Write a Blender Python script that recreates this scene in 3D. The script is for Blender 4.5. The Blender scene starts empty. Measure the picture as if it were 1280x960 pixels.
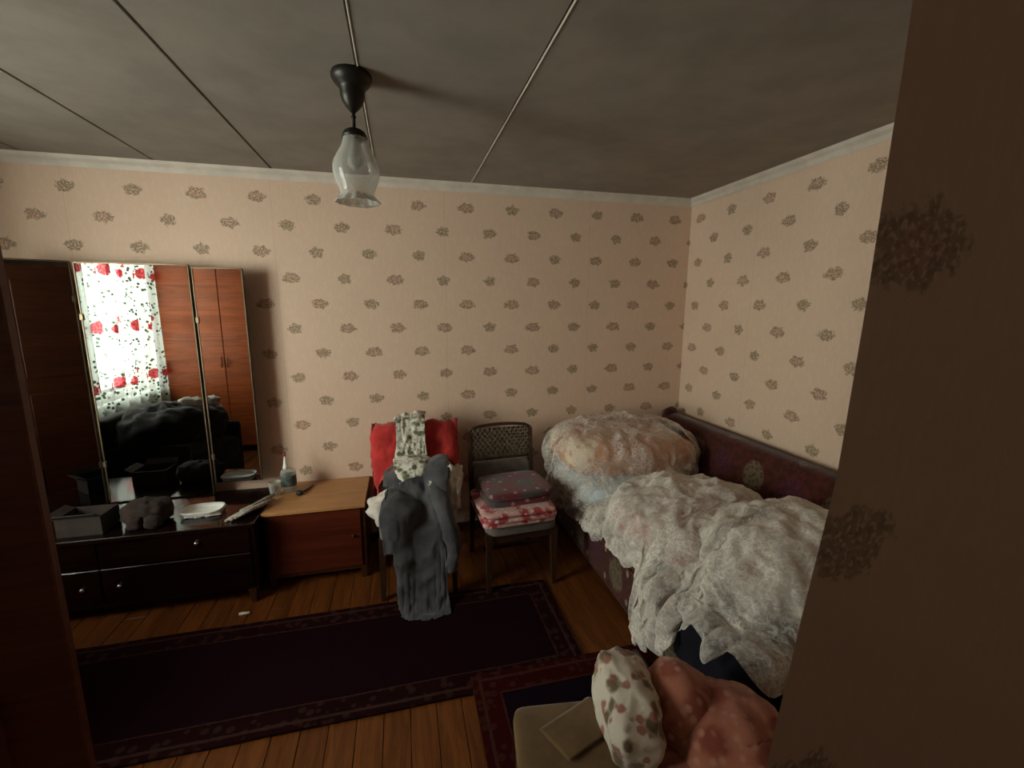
import bpy, bmesh, math, random
import numpy as np
from mathutils import Vector, Matrix, noise as mnoise

random.seed(4); np.random.seed(4); mnoise.seed_set(4)
SC = bpy.context.scene
COL = SC.collection
PI = math.pi

# ------------------------------------------------------------------ camera
F_PX = 555.0
yaw, pitch, roll = math.radians(14), math.radians(9.75), math.radians(.2)
fv = Vector((math.sin(yaw)*math.cos(pitch), math.cos(yaw)*math.cos(pitch), -math.sin(pitch)))
rv = Vector((math.cos(yaw), -math.sin(yaw), 0)); uv_ = rv.cross(fv)
r2 = rv*math.cos(roll) + uv_*math.sin(roll); u2 = uv_*math.cos(roll) - rv*math.sin(roll)
cd = bpy.data.cameras.new('camera'); cam = bpy.data.objects.new('camera', cd); COL.objects.link(cam)
cam.matrix_world = Matrix(((r2.x, u2.x, -fv.x, 0), (r2.y, u2.y, -fv.y, 0), (r2.z, u2.z, -fv.z, 1.68), (0, 0, 0, 1)))
cd.sensor_width = 36; cd.lens = F_PX/1280*36; cd.clip_start = .01
SC.camera = cam

# ------------------------------------------------------------------ world, daylight, exposure
w = bpy.data.worlds.new('world'); SC.world = w; w.use_nodes = True
w.node_tree.nodes['Background'].inputs[0].default_value = (.62, .72, .75, 1)
w.node_tree.nodes['Background'].inputs[1].default_value = .6
la = bpy.data.lights.new('window_daylight', 'AREA'); la.shape = 'RECTANGLE'
la.size = 2.0; la.size_y = 2.4; la.energy = 1340; la.color = (1.0, .95, .94)
lo = bpy.data.objects.new('window_daylight', la); COL.objects.link(lo)
lo.location = (-3.30, .25, 1.75); lo.rotation_euler = (0, math.radians(-90), 0)
hl = bpy.data.lights.new('near_wall_fill', 'POINT'); hl.energy = 1.2; hl.color = (1.0, .84, .70); hl.shadow_soft_size = .06  # added fill behind the viewer, without a fixture, brightens the near partition
ho = bpy.data.objects.new('near_wall_fill', hl); COL.objects.link(ho); ho.location = (.25, -.90, 2.0)
vs = SC.view_settings
vs.view_transform = 'Standard'; vs.look = 'None'; vs.exposure = 0.0; vs.gamma = 1; vs.use_curve_mapping = False
SC.cycles.max_bounces = 8; SC.cycles.diffuse_bounces = 5; SC.cycles.glossy_bounces = 5
SC.cycles.transparent_max_bounces = 16; SC.cycles.sample_clamp_indirect = 4

# ------------------------------------------------------------------ node expression helper
class E:
    """wraps a socket so that sums and products can be written as formulas"""
    def __init__(s, m, k): s.m, s.k = m, k
    def _b(s, op, o, swap=False):
        a, b = (o, s) if swap else (s, o)
        return mth(s.m, op, a, b)
    def __add__(s, o): return s._b('ADD', o)
    def __radd__(s, o): return s._b('ADD', o)
    def __sub__(s, o): return s._b('SUBTRACT', o)
    def __rsub__(s, o): return s._b('SUBTRACT', o, True)
    def __mul__(s, o): return s._b('MULTIPLY', o)
    def __rmul__(s, o): return s._b('MULTIPLY', o)
    def __truediv__(s, o): return s._b('DIVIDE', o)
    def __pow__(s, o): return s._b('POWER', o)
def nd(m, t): return m.node_tree.nodes.new(t)
def put(m, sock, v):
    if isinstance(v, E): m.node_tree.links.new(v.k, sock)
    elif isinstance(v, bpy.types.NodeSocket): m.node_tree.links.new(v, sock)
    else:
        try: sock.default_value = v
        except Exception: sock.default_value = (*v, 1) if len(v) == 3 else v
def mth(m, op, a, b=None, c=None):
    n = nd(m, 'ShaderNodeMath'); n.operation = op
    for i, v in enumerate((a, b, c)):
        if v is not None: put(m, n.inputs[i], v)
    return E(m, n.outputs[0])
def sm(m, x, lo, hi):
    n = nd(m, 'ShaderNodeMapRange'); n.interpolation_type = 'SMOOTHSTEP'; n.clamp = True
    put(m, n.inputs[0], x); n.inputs[1].default_value = lo; n.inputs[2].default_value = hi
    n.inputs[3].default_value = 0; n.inputs[4].default_value = 1
    return E(m, n.outputs[0])
def mixc(m, f, a, b):
    n = nd(m, 'ShaderNodeMix'); n.data_type = 'RGBA'
    put(m, n.inputs[0], f); put(m, n.inputs[6], a); put(m, n.inputs[7], b)
    return E(m, n.outputs[2])
def coords(m, kind='Object'):
    n = nd(m, 'ShaderNodeTexCoord'); s = nd(m, 'ShaderNodeSeparateXYZ')
    m.node_tree.links.new(n.outputs[kind], s.inputs[0])
    return [E(m, s.outputs[i]) for i in range(3)] + [E(m, n.outputs[kind])]
def vec(m, x, y, z=0.0):
    n = nd(m, 'ShaderNodeCombineXYZ')
    for i, v in enumerate((x, y, z)): put(m, n.inputs[i], v)
    return E(m, n.outputs[0])
def noi(m, v, scale, detail=3, rough=.55, dist=0.0):
    n = nd(m, 'ShaderNodeTexNoise'); put(m, n.inputs['Vector'], v)
    n.inputs['Scale'].default_value = scale; n.inputs['Detail'].default_value = detail
    n.inputs['Roughness'].default_value = rough; n.inputs['Distortion'].default_value = dist
    return E(m, n.outputs[0])
def vor(m, v, scale, out=0, feature='F1'):
    n = nd(m, 'ShaderNodeTexVoronoi'); n.feature = feature; put(m, n.inputs['Vector'], v)
    n.inputs['Scale'].default_value = scale
    return E(m, n.outputs[out])
def wn(m, v):
    n = nd(m, 'ShaderNodeTexWhiteNoise'); put(m, n.inputs['Vector'], v); return E(m, n.outputs[0])
def bump(m, h, strength=.3, dist=.002):
    n = nd(m, 'ShaderNodeBump'); put(m, n.inputs['Height'], h)
    n.inputs['Strength'].default_value = strength; n.inputs['Distance'].default_value = dist
    put(m, m.bsdf_normal, E(m, n.outputs[0]))
class M_:
    """a material under construction"""
    def __init__(s, name):
        s.mat = bpy.data.materials.new(name); s.mat.use_nodes = True
        s.node_tree = s.mat.node_tree
        s.p = s.node_tree.nodes['Principled BSDF']; s.bsdf_normal = s.p.inputs['Normal']
    def out(s, sh): s.node_tree.links.new(sh, s.node_tree.nodes['Material Output'].inputs[0])
def plain(name, c, rough=.6, metal=0.0, var=.15, scale=12, spec=.5, bmp=0.0):
    m = M_(name); x, y, z, v = coords(m)
    n = noi(m, v, scale, 4)
    put(m, m.p.inputs['Base Color'], mixc(m, sm(m, n, .3, .7), [k*(1-var) for k in c]+[1], [min(1, k*(1+var)) for k in c]+[1]))
    m.p.inputs['Roughness'].default_value = rough; m.p.inputs['Metallic'].default_value = metal
    m.p.inputs['Specular IOR Level'].default_value = spec
    if bmp: bump(m, noi(m, v, scale*6, 3), bmp)
    return m.mat

def wallpaper(name, axis, u0, tint=1.0, size=1.0, z0=2.345, lean=0.0, pitch=(.322, .161), depth=.82):
    m = M_(name); x, y, z, v = coords(m); U = x if axis == 'x' else y
    if lean: U = U - (z-z0)*lean
    PU, PV = pitch
    a = (U-u0)/PU; b = (z-z0)/PV
    row = mth(m, 'ROUND', b); odd = mth(m, 'PINGPONG', row, 1.0) if pitch[1] < .2 else row*0.0
    a2 = a - odd*.5; cell = mth(m, 'ROUND', a2)
    du = (a2-cell)*PU; dv = (b-row)*PV
    idv = vec(m, cell, row, 1.5); rnd = wn(m, idv)
    flat = vec(m, U, z, 0.0)
    wid = (rnd*.018 + .042)*size
    n1 = noi(m, flat, 55, 2)
    th = mth(m, 'ARCTAN2', dv, du)
    lob = mth(m, 'COSINE', th*5.0 + rnd*6.0)*.09
    r = mth(m, 'SQRT', (du/wid)**2.0 + (dv/(.034*size))**2.0)
    rr = r + (n1-.5)*1.1 + lob
    mask = sm(m, 1.05-rr, 0, .25)
    vo = vor(m, flat, 95)
    petal = sm(m, vo, .25, .65)
    holes = sm(m, noi(m, flat, 120, 1), .34, .5)
    rose = sm(m, .62-r, 0, .2)*sm(m, rnd, .35, .55)
    leafc = mixc(m, petal, (.12, .082, .040, 1), (.25, .18, .10, 1))
    rosec = mixc(m, petal, (.19, .075, .055, 1), (.44, .22, .16, 1))
    fl = mixc(m, rose, leafc, rosec)
    base = mixc(m, noi(m, v, 2.2, 3), (.61*tint, .440*tint, .325*tint, 1), (.67*tint, .490*tint, .370*tint, 1))
    dam = sm(m, noi(m, vec(m, U*9.0, z*3.0, 0.0), 6, 2, .5, .8), .52, .6)*.16
    base = mixc(m, dam, base, (.76*tint, .59*tint, .48*tint, 1))
    # strip joints and a few scuffs of the old paper
    seam = sm(m, (.0022 if pitch[1] < .2 else -1)-mth(m, 'ABSOLUTE', mth(m, 'PINGPONG', U-u0-.08, .53)), 0, .0015)*.35
    base = mixc(m, seam, base, (.30, .24, .18, 1))
    put(m, m.p.inputs['Base Color'], mixc(m, mask*holes*depth, base, fl))
    m.p.inputs['Roughness'].default_value = .62; m.p.inputs['Specular IOR Level'].default_value = .3
    bump(m, noi(m, vec(m, U, z, 0.0), 140, 2)*.5 + dam, .15, .002)
    return m.mat

def wood(name, c1, c2, axis='x', rough=.25, scale=1.0, spec=.5, coat=0.0):
    m = M_(name); x, y, z, v = coords(m)
    sx, sy, sz = {'x': (1.5, 14, 22), 'y': (14, 1.5, 22), 'z': (14, 14, 1.5)}[axis]
    n = noi(m, vec(m, x*sx, y*sy, z*sz), 1.6*scale, 5, .6, 1.2)
    n2 = noi(m, vec(m, x*sx*.3, y*sy*.25, z*sz*.3), 1.2*scale, 2)
    f = sm(m, n*.7+n2*.3, .35, .66)
    put(m, m.p.inputs['Base Color'], mixc(m, f, c1, c2))
    m.p.inputs['Roughness'].default_value = rough; m.p.inputs['Specular IOR Level'].default_value = spec
    m.p.inputs['Coat Weight'].default_value = coat; m.p.inputs['Coat Roughness'].default_value = .06
    return m.mat

def cloth(name, c1, c2, scale=9, rough=.9, weave=600, bs=.25, sheen=.2):
    m = M_(name); x, y, z, v = coords(m)
    f = sm(m, noi(m, v, scale, 4, .6), .35, .65)
    put(m, m.p.inputs['Base Color'], mixc(m, f, c1, c2))
    m.p.inputs['Roughness'].default_value = rough; m.p.inputs['Sheen Weight'].default_value = sheen
    m.p.inputs['Specular IOR Level'].default_value = .15
    bump(m, noi(m, v, weave, 2)*.4 + noi(m, v, 45, 3), bs, .004)
    return m.mat

def blotch(name, base, cols, scale, lo=.25, hi=.4, rough=.9, fine=None):
    """cloth printed with round flower-like blotches of several colours"""
    m = M_(name); x, y, z, v = coords(m)
    wob = noi(m, v, scale*3, 2)
    col = base
    for i, (c, sc, l, h) in enumerate(cols):
        off = nd(m, 'ShaderNodeVectorMath'); off.operation = 'ADD'
        put(m, off.inputs[0], v); off.inputs[1].default_value = (3.1*i, 1.7*i, 2.3*i)
        d = vor(m, E(m, off.outputs[0]), scale*sc) + (wob-.5)*.35
        col = mixc(m, sm(m, h-d, 0, h-l), col, c)
    put(m, m.p.inputs['Base Color'], col)
    m.p.inputs['Roughness'].default_value = rough; m.p.inputs['Sheen Weight'].default_value = .2
    m.p.inputs['Specular IOR Level'].default_value = .15
    bump(m, noi(m, v, 60, 3), .3, .004)
    return m.mat

MAT = {}
MAT['wall_back'] = wallpaper('paper_back', 'x', -.827)
MAT['wall_right'] = wallpaper('paper_right', 'y', 2.395)
MAT['wall_near'] = wallpaper('paper_near', 'x', .522, size=1.35, z0=1.742, lean=.108, pitch=(.60, .3235), depth=.62)
MAT['wall_far'] = plain('brown_old_paper', (.44, .345, .265), .8, var=.12)
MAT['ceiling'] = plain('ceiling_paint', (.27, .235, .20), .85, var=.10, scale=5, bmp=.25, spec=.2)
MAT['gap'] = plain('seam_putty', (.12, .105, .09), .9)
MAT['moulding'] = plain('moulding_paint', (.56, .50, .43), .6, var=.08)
MAT['board'] = wood('floor_boards', (.080, .021, .0035, 1), (.165, .050, .009, 1), 'y', .42, 1.2, .3)
MAT['subfloor'] = plain('subfloor', (.012, .006, .003), .9)
MAT['dark_lacquer'] = wood('dark_lacquer', (.004, .0013, .001, 1), (.009, .0028, .0018, 1), 'x', .12, 1, .5)
MAT['red_wood'] = wood('red_wood', (.060, .010, .004, 1), (.095, .017, .007, 1), 'x', .3)
MAT['light_top'] = wood('light_top', (.33, .155, .055, 1), (.46, .225, .085, 1), 'x', .38)
MAT['wardrobe'] = wood('wardrobe_veneer', (.24, .050, .013, 1), (.42, .098, .028, 1), 'x', .3)
MAT['door_wood'] = wood('door_veneer', (.065, .016, .0055, 1), (.11, .029, .010, 1), 'x', .45, 1, .3)
MAT['edge_wood'] = wood('edge_wood', (.03, .01, .004, 1), (.06, .02, .008, 1), 'z', .3)
MAT['chair_wood'] = wood('chair_wood', (.022, .010, .005, 1), (.05, .022, .010, 1), 'z', .35)
MAT['brass'] = plain('dull_brass', (.18, .14, .09), .4, 1.0)
MAT['bronze'] = plain('lamp_bronze', (.020, .016, .012), .42, .5, .3, 40)
MAT['steel'] = plain('steel_knob', (.6, .6, .6), .2, 1.0)
MAT['red_tip'] = plain('red_cap', (.20, .03, .02), .5)
MAT['white_plastic'] = plain('white_plastic', (.72, .70, .66), .4, var=.05)
MAT['label_green'] = plain('label_green', (.07, .10, .085), .5, var=.5, scale=60)
MAT['card'] = plain('cardboard', (.028, .018, .014), .9, var=.3, bmp=.2)
MAT['brown'] = plain('brown_felt', (.020, .010, .006), .95, var=.4, scale=25, bmp=.5)
MAT['black'] = plain('black_plastic', (.012, .009, .008), .5)
MAT['grey_uph'] = cloth('grey_upholstery', (.115, .095, .08, 1), (.16, .135, .115, 1), 14)
MAT['navy'] = cloth('navy_cloth', (.044, .042, .047, 1), (.078, .075, .080, 1), 7, .8, 500, .3)
MAT['red_cloth'] = cloth('red_cloth', (.34, .022, .020, 1), (.50, .040, .034, 1), 9)
MAT['white_cloth'] = cloth('white_cloth', (.50, .44, .38, 1), (.62, .56, .50, 1), 7)
MAT['floral_white'] = blotch('floral_white', (.60, .57, .49, 1), [((.12, .13, .07, 1), 1.0, .25, .42), ((.30, .28, .22, 1), 1.6, .22, .4)], 20)
MAT['peach'] = blotch('peach_print', (.56, .27, .145, 1), [((.66, .52, .38, 1), .6, .40, .46), ((.40, .17, .10, 1), 2.0, .1, .4)], 6.5)
MAT['blue'] = cloth('pale_blue', (.40, .45, .48, 1), (.50, .55, .57, 1), 8)
MAT['pink_floral'] = blotch('pink_floral', (.58, .48, .42, 1), [((.42, .15, .14, 1), 1.0, .3, .5), ((.25, .22, .14, 1), 2.2, .2, .38)], 9)
MAT['beige_bundle'] = blotch('beige_bundle', (.50, .45, .40, 1), [((.30, .20, .17, 1), 1.0, .3, .5)], 8)
MAT['red_blanket'] = blotch('red_blanket', (.13, .022, .028, 1), [((.07, .055, .05, 1), .7, .35, .6), ((.36, .18, .18, 1), 2.5, .1, .35)], 8)
MAT['red_print'] = blotch('red_print', (.52, .30, .27, 1), [((.34, .035, .04, 1), 1.0, .34, .56), ((.62, .46, .40, 1), 2.0, .15, .35)], 14)
MAT['terry'] = blotch('peach_terry', (.34, .125, .08, 1), [((.22, .055, .035, 1), 1.0, .3, .55), ((.40, .18, .125, 1), 2.6, .15, .45)], 12)
MAT['khaki'] = cloth('khaki_cloth', (.10, .056, .020, 1), (.145, .083, .033, 1), 8)
MAT['pillow_floral'] = blotch('pillow_floral', (.52, .46, .375, 1), [((.13, .085, .05, 1), 1.0, .24, .46), ((.28, .12, .085, 1), 1.5, .2, .38)], 16)
MAT['ink'] = cloth('ink_cloth', (.006, .006, .010, 1), (.011, .010, .016, 1), 6, .9, 600, .25, 0)
MAT['charcoal'] = cloth('charcoal_cloth', (.030, .022, .019, 1), (.045, .034, .03, 1), 8)
MAT['coat'] = cloth('dark_coats', (.010, .010, .012, 1), (.024, .022, .022, 1), 6)
MAT['paper'] = plain('grey_paper', (.30, .27, .23), .8, var=.5, scale=70, bmp=.4)
MAT['frame_white'] = plain('window_paint', (.62, .62, .58), .5)

def mk_mirror():
    m = M_('silvered_glass'); p = m.p
    p.inputs['Base Color'].default_value = (.30, .30, .285, 1); p.inputs['Metallic'].default_value = 1; p.inputs['Roughness'].default_value = .012
    return m.mat
MAT['mirror'] = mk_mirror()

def mk_clear(name, tint, body, rough, fac):
    """thin glass or plastic: part see-through, part cloudy body with gloss"""
    m = M_(name); t = nd(m, 'ShaderNodeBsdfTransparent'); t.inputs[0].default_value = tint
    m.p.inputs['Base Color'].default_value = body; m.p.inputs['Roughness'].default_value = rough
    lw = nd(m, 'ShaderNodeLayerWeight'); lw.inputs[0].default_value = .35
    mx = nd(m, 'ShaderNodeMixShader')
    f = mth(m, 'MINIMUM', E(m, lw.outputs['Facing'])*.55 + fac, 1.0)
    put(m, mx.inputs[0], f); m.node_tree.links.new(t.outputs[0], mx.inputs[1]); m.node_tree.links.new(m.p.outputs[0], mx.inputs[2])
    m.out(mx.outputs[0]); return m.mat
MAT['lamp_glass'] = mk_clear('frosted_glass', (.92, .92, .90, 1), (.58, .57, .53, 1), .10, .30)
MAT['clear'] = mk_clear('clear_plastic', (.90, .92, .90, 1), (.60, .60, .57, 1), .1, .15)
MAT['pane'] = mk_clear('window_glass', (.95, .97, .96, 1), (.1, .1, .1, 1), .02, .03)

def mk_tulle():
    m = M_('white_tulle'); x, y, z, v = coords(m)
    lace = sm(m, noi(m, v, 26, 4, .65, 2.2), .44, .60)
    thr = sm(m, .10-vor(m, v, 46, 0, 'DISTANCE_TO_EDGE'), 0, .09)
    patch = sm(m, noi(m, v, 5.5, 2), .40, .62)
    lw = nd(m, 'ShaderNodeLayerWeight'); lw.inputs[0].default_value = .5
    a = mth(m, 'MINIMUM', lace*.22 + thr*.28*patch + patch*.14 + E(m, lw.outputs['Facing'])*.5 + .24 - sm(m, y, 2.2, 2.45)*.26, .96)
    d = nd(m, 'ShaderNodeBsdfDiffuse'); d.inputs[0].default_value = (.80, .735, .66, 1)
    tl = nd(m, 'ShaderNodeBsdfTranslucent'); tl.inputs[0].default_value = (.65, .60, .53, 1)
    t = nd(m, 'ShaderNodeBsdfTransparent')
    m1 = nd(m, 'ShaderNodeMixShader'); m1.inputs[0].default_value = .16
    m.node_tree.links.new(d.outputs[0], m1.inputs[1]); m.node_tree.links.new(tl.outputs[0], m1.inputs[2])
    m2 = nd(m, 'ShaderNodeMixShader'); put(m, m2.inputs[0], a)
    m.node_tree.links.new(t.outputs[0], m2.inputs[1]); m.node_tree.links.new(m1.outputs[0], m2.inputs[2])
    m.out(m2.outputs[0]); return m.mat
MAT['tulle'] = mk_tulle()

def mk_curtain():
    m = M_('rose_curtain'); x, y, z, v = coords(m, 'UV')
    U, V = x, y                      # metres along the cloth and up
    flat = vec(m, U, V, 0.0)
    PU, PV = .36, .50
    b = V/PV; row = mth(m, 'ROUND', b); a = U/PU + mth(m, 'PINGPONG', row, 1.0)*.35
    cell = mth(m, 'ROUND', a); du = (a-cell)*PU; dv = (b-row)*PV
    n = (noi(m, flat, 45, 2)-.5)*.035
    def disc(cx, cy, r): return sm(m, r - mth(m, 'SQRT', (du-cx)**2.0 + (dv-cy)**2.0) + n, 0, .010)
    roses = mth(m, 'MAXIMUM', mth(m, 'MAXIMUM', disc(.0, .0, .060), disc(.095, -.02, .044)), disc(-.06, .06, .032))
    rd = mth(m, 'SQRT', du**2.0 + (dv*.8)**2.0)
    near = sm(m, .19-rd, 0, .06)
    leaf = sm(m, .40 - vor(m, flat, 27) + (noi(m, flat, 12, 1)-.5)*.25, 0, .08)*mth(m, 'MAXIMUM', near, sm(m, noi(m, flat, 7, 2), .44, .54))
    rc = mixc(m, sm(m, vor(m, flat, 60), .2, .7), (.20, .010, .018, 1), (.42, .07, .07, 1))
    col = mixc(m, leaf, (.84, .93, .85, 1), (.06, .09, .06, 1))
    col = mixc(m, roses, col, rc)
    t = nd(m, 'ShaderNodeBsdfTransparent'); put(m, t.inputs[0], col)
    tl = nd(m, 'ShaderNodeBsdfTranslucent'); put(m, tl.inputs[0], col)
    df = nd(m, 'ShaderNodeBsdfDiffuse'); put(m, df.inputs[0], col)
    m1 = nd(m, 'ShaderNodeMixShader'); m1.inputs[0].default_value = .80
    m.node_tree.links.new(tl.outputs[0], m1.inputs[1]); m.node_tree.links.new(df.outputs[0], m1.inputs[2])
    m2 = nd(m, 'ShaderNodeMixShader'); m2.inputs[0].default_value = .62
    m.node_tree.links.new(t.outputs[0], m2.inputs[1]); m.node_tree.links.new(m1.outputs[0], m2.inputs[2])
    m.out(m2.outputs[0]); return m.mat
MAT['curtain'] = mk_curtain()

def mk_rug(name, x0, x1, y0, y1, field, border, line):
    m = M_(name); x, y, z, v = coords(m)
    ex = mth(m, 'MINIMUM', x-x0, x1-x); ey = mth(m, 'MINIMUM', y-y0, y1-y)
    e = mth(m, 'MINIMUM', ex, ey) + (noi(m, v, 60, 2)-.5)*.008
    st = sm(m, .010-mth(m, 'ABSOLUTE', e-.035), 0, .006)
    st = mth(m, 'MAXIMUM', st, sm(m, .006-mth(m, 'ABSOLUTE', e-.115), 0, .005))
    bd = sm(m, .125-e, 0, .01)
    motif = sm(m, .42-vor(m, v, 22), 0, .12)*bd*.5
    col = mixc(m, bd, field, border); col = mixc(m, motif, col, line); col = mixc(m, st*.8, col, line)
    put(m, m.p.inputs['Base Color'], col); m.p.inputs['Roughness'].default_value = .95
    m.p.inputs['Specular IOR Level'].default_value = .06
    bump(m, noi(m, v, 300, 2), .5, .004)
    return m.mat

def mk_sofa():
    """dark red moquette with a chain of medallions and pale dots along the length"""
    m = M_('sofa_moquette'); x, y, z, v = coords(m); x = x+1.65; y = y+2.1
    s = mth(m, 'ABSOLUTE', x-1.12)*.8 + z          # runs up the front and on over the seat
    PV, PY = .30, .26
    row = mth(m, 'ROUND', (s-.20)/PV); dv = s-.20-row*PV
    c = mth(m, 'ROUND', y/PY); du = y-c*PY
    kind = mth(m, 'PINGPONG', c+row, 1.0)
    n = (noi(m, v, 38, 3)-.5)
    r = mth(m, 'SQRT', (du/.085)**2.0 + (dv/.105)**2.0) + n*.5
    med = sm(m, 1.0-r, 0, .15)
    petal = sm(m, vor(m, v, 44), .25, .6)
    mc = mixc(m, kind, mixc(m, petal, (.055, .038, .018, 1), (.13, .092, .055, 1)), mixc(m, petal, (.036, .006, .012, 1), (.065, .013, .022, 1)))
    du2 = mth(m, 'ABSOLUTE', du)-PY*.5; dv2 = mth(m, 'ABSOLUTE', dv)-.085
    dot = sm(m, .015-mth(m, 'SQRT', du2**2.0 + (dv2*.6)**2.0) + n*.008, 0, .006)
    base = mixc(m, sm(m, noi(m, v, 30, 3), .4, .6), (.040, .0075, .0045, 1), (.070, .014, .008, 1))
    col = mixc(m, med*.9, base, mc); col = mixc(m, dot*sm(m, 1.5-x, 0, .1), col, (.26, .19, .13, 1))
    put(m, m.p.inputs['Base Color'], col); m.p.inputs['Roughness'].default_value = .85
    m.p.inputs['Sheen Weight'].default_value = .2; m.p.inputs['Specular IOR Level'].default_value = .15
    bump(m, noi(m, v, 160, 3), .4, .003)
    return m.mat
MAT['sofa'] = mk_sofa()

# ------------------------------------------------------------------ object helpers
def base_of(p):
    v = Vector((0, 0, 0))
    while p is not None: v += p.location; p = p.parent
    return v
def obj(name, bm, mat, parent=None, smooth=False, world=True, kind=None):
    if parent is not None and world: bmesh.ops.translate(bm, verts=bm.verts, vec=-base_of(parent))
    me = bpy.data.meshes.new(name); bmesh.ops.recalc_face_normals(bm, faces=bm.faces); bm.to_mesh(me); bm.free()
    if smooth:
        me.polygons.foreach_set('use_smooth', [True]*len(me.polygons))
    me.materials.append(MAT[mat] if isinstance(mat, str) else mat)
    o = bpy.data.objects.new(name, me); COL.objects.link(o)
    if parent is not None: o.parent = parent
    if kind: o['kind'] = kind
    return o
def thing(name, label, cat, loc=(0, 0, 0), rotz=0, group=None):
    o = bpy.data.objects.new(name, None); COL.objects.link(o); o.empty_display_size = .1
    o.location = loc; o.rotation_euler = (0, 0, rotz); tag(o, label, cat, group); return o
def tag(o, label, cat, group=None):
    o['label'] = label; o['category'] = cat
    if group: o['group'] = group
    return o
def nb(): return bmesh.new()
def box(bm, a, b, bev=0.0, seg=1):
    a, b = Vector(a), Vector(b)
    r = bmesh.ops.create_cube(bm, size=1); vs_ = r['verts']; c = (a+b)/2; d = b-a
    for v in vs_: v.co = Vector((v.co.x*d.x, v.co.y*d.y, v.co.z*d.z)) + c
    if bev > 0:
        es = list({e for v in vs_ for e in v.link_edges})
        bmesh.ops.bevel(bm, geom=es, offset=bev, segments=seg, profile=.5, affect='EDGES')
    return bm
def B(a, b, bev=0.0, seg=1): return box(nb(), a, b, bev, seg)
def lathe(bm, prof, c=(0, 0, 0), n=28, ruffle=None):
    rings = []
    for k, (r, z) in enumerate(prof):
        ring = []
        for i in range(n):
            t = 2*PI*i/n; q = r*(1 + (ruffle(k, t) if ruffle else 0))
            ring.append(bm.verts.new((c[0]+q*math.cos(t), c[1]+q*math.sin(t), c[2]+z)))
        rings.append(ring)
    for a, b in zip(rings, rings[1:]):
        for i in range(n): bm.faces.new((a[i], a[(i+1) % n], b[(i+1) % n], b[i]))
    return rings
def capped(bm, rings):
    bm.faces.new(rings[0]); bm.faces.new(rings[-1])
def tube(bm, pts, rad, n=8):
    pts = [Vector(p) for p in pts]; rr = rad if isinstance(rad, (list, tuple)) else [rad]*len(pts)
    rings = []
    for i, p in enumerate(pts):
        d = (pts[min(i+1, len(pts)-1)]-pts[max(i-1, 0)]).normalized()
        a = d.orthogonal().normalized() if abs(d.z) > .95 else d.cross(Vector((0, 0, 1))).normalized()
        b = d.cross(a)
        rings.append([bm.verts.new(p + (a*math.cos(2*PI*k/n)+b*math.sin(2*PI*k/n))*rr[i]) for k in range(n)])
    for a, b in zip(rings, rings[1:]):
        for i in range(n): bm.faces.new((a[i], a[(i+1) % n], b[(i+1) % n], b[i]))
    capped(bm, rings)
def taper(bm, p0, p1, s0, s1):
    """square leg from p0 to p1 with half sizes s0 and s1"""
    vs0 = [bm.verts.new(Vector(p0)+Vector((x*s0, y*s0, 0))) for x, y in ((-1, -1), (1, -1), (1, 1), (-1, 1))]
    vs1 = [bm.verts.new(Vector(p1)+Vector((x*s1, y*s1, 0))) for x, y in ((-1, -1), (1, -1), (1, 1), (-1, 1))]
    bm.faces.new(vs0); bm.faces.new(vs1)
    for i in range(4): bm.faces.new((vs0[i], vs0[(i+1) % 4], vs1[(i+1) % 4], vs1[i]))
def fbm(p, s, o=3):
    return mnoise.fractal(Vector(p)*s, 1.0, 2.0, o)
def soft(bm, c, r, e=.5, e2=.5, amp=.01, ns=6, nu=40, nv=24, rotz=0, tilt=(0, 0), sag=0.0, pinch=0.0):
    """a stuffed form: super-ellipsoid with wrinkles; pinch draws the four corners out"""
    sg = lambda v, k: math.copysign(abs(v)**k, v)
    rot = Matrix.Rotation(rotz, 3, 'Z') @ Matrix.Rotation(tilt[0], 3, 'X') @ Matrix.Rotation(tilt[1], 3, 'Y')
    rows = []
    for j in range(nv+1):
        ph = -PI/2 + PI*j/nv; row = []
        for i in range(nu):
            t = 2*PI*i/nu
            x = sg(math.cos(ph), e)*sg(math.cos(t), e2); y = sg(math.cos(ph), e)*sg(math.sin(t), e2); z = sg(math.sin(ph), e)
            k = 1 - pinch*(x*x+y*y)*.5
            p = Vector((x*r[0], y*r[1], z*r[2]*k)); d = p.normalized()
            q = Vector(c) + p
            p += d*amp*(fbm(q, ns) + .5*fbm(q+Vector((7, 3, 1)), ns*2.6))
            if sag and p.z > 0: p.z -= sag*(1-min(1, (x*x+y*y)))
            row.append(bm.verts.new(rot @ p + Vector(c)))
            if j in (0, nv): break
        rows.append(row)
    for j in range(nv):
        a, b = rows[j], rows[j+1]
        for i in range(nu):
            if len(a) == 1: bm.faces.new((a[0], b[(i+1) % nu], b[i]))
            elif len(b) == 1: bm.faces.new((a[i], a[(i+1) % nu], b[0]))
            else: bm.faces.new((a[i], a[(i+1) % nu], b[(i+1) % nu], b[i]))
    return bm
def S(*a, **k): return soft(nb(), *a, **k)
def copy_tree(o, parent=None):
    c = o.copy(); COL.objects.link(c); c.parent = parent
    for ch in list(o.children): copy_tree(ch, c)
    return c

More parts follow.
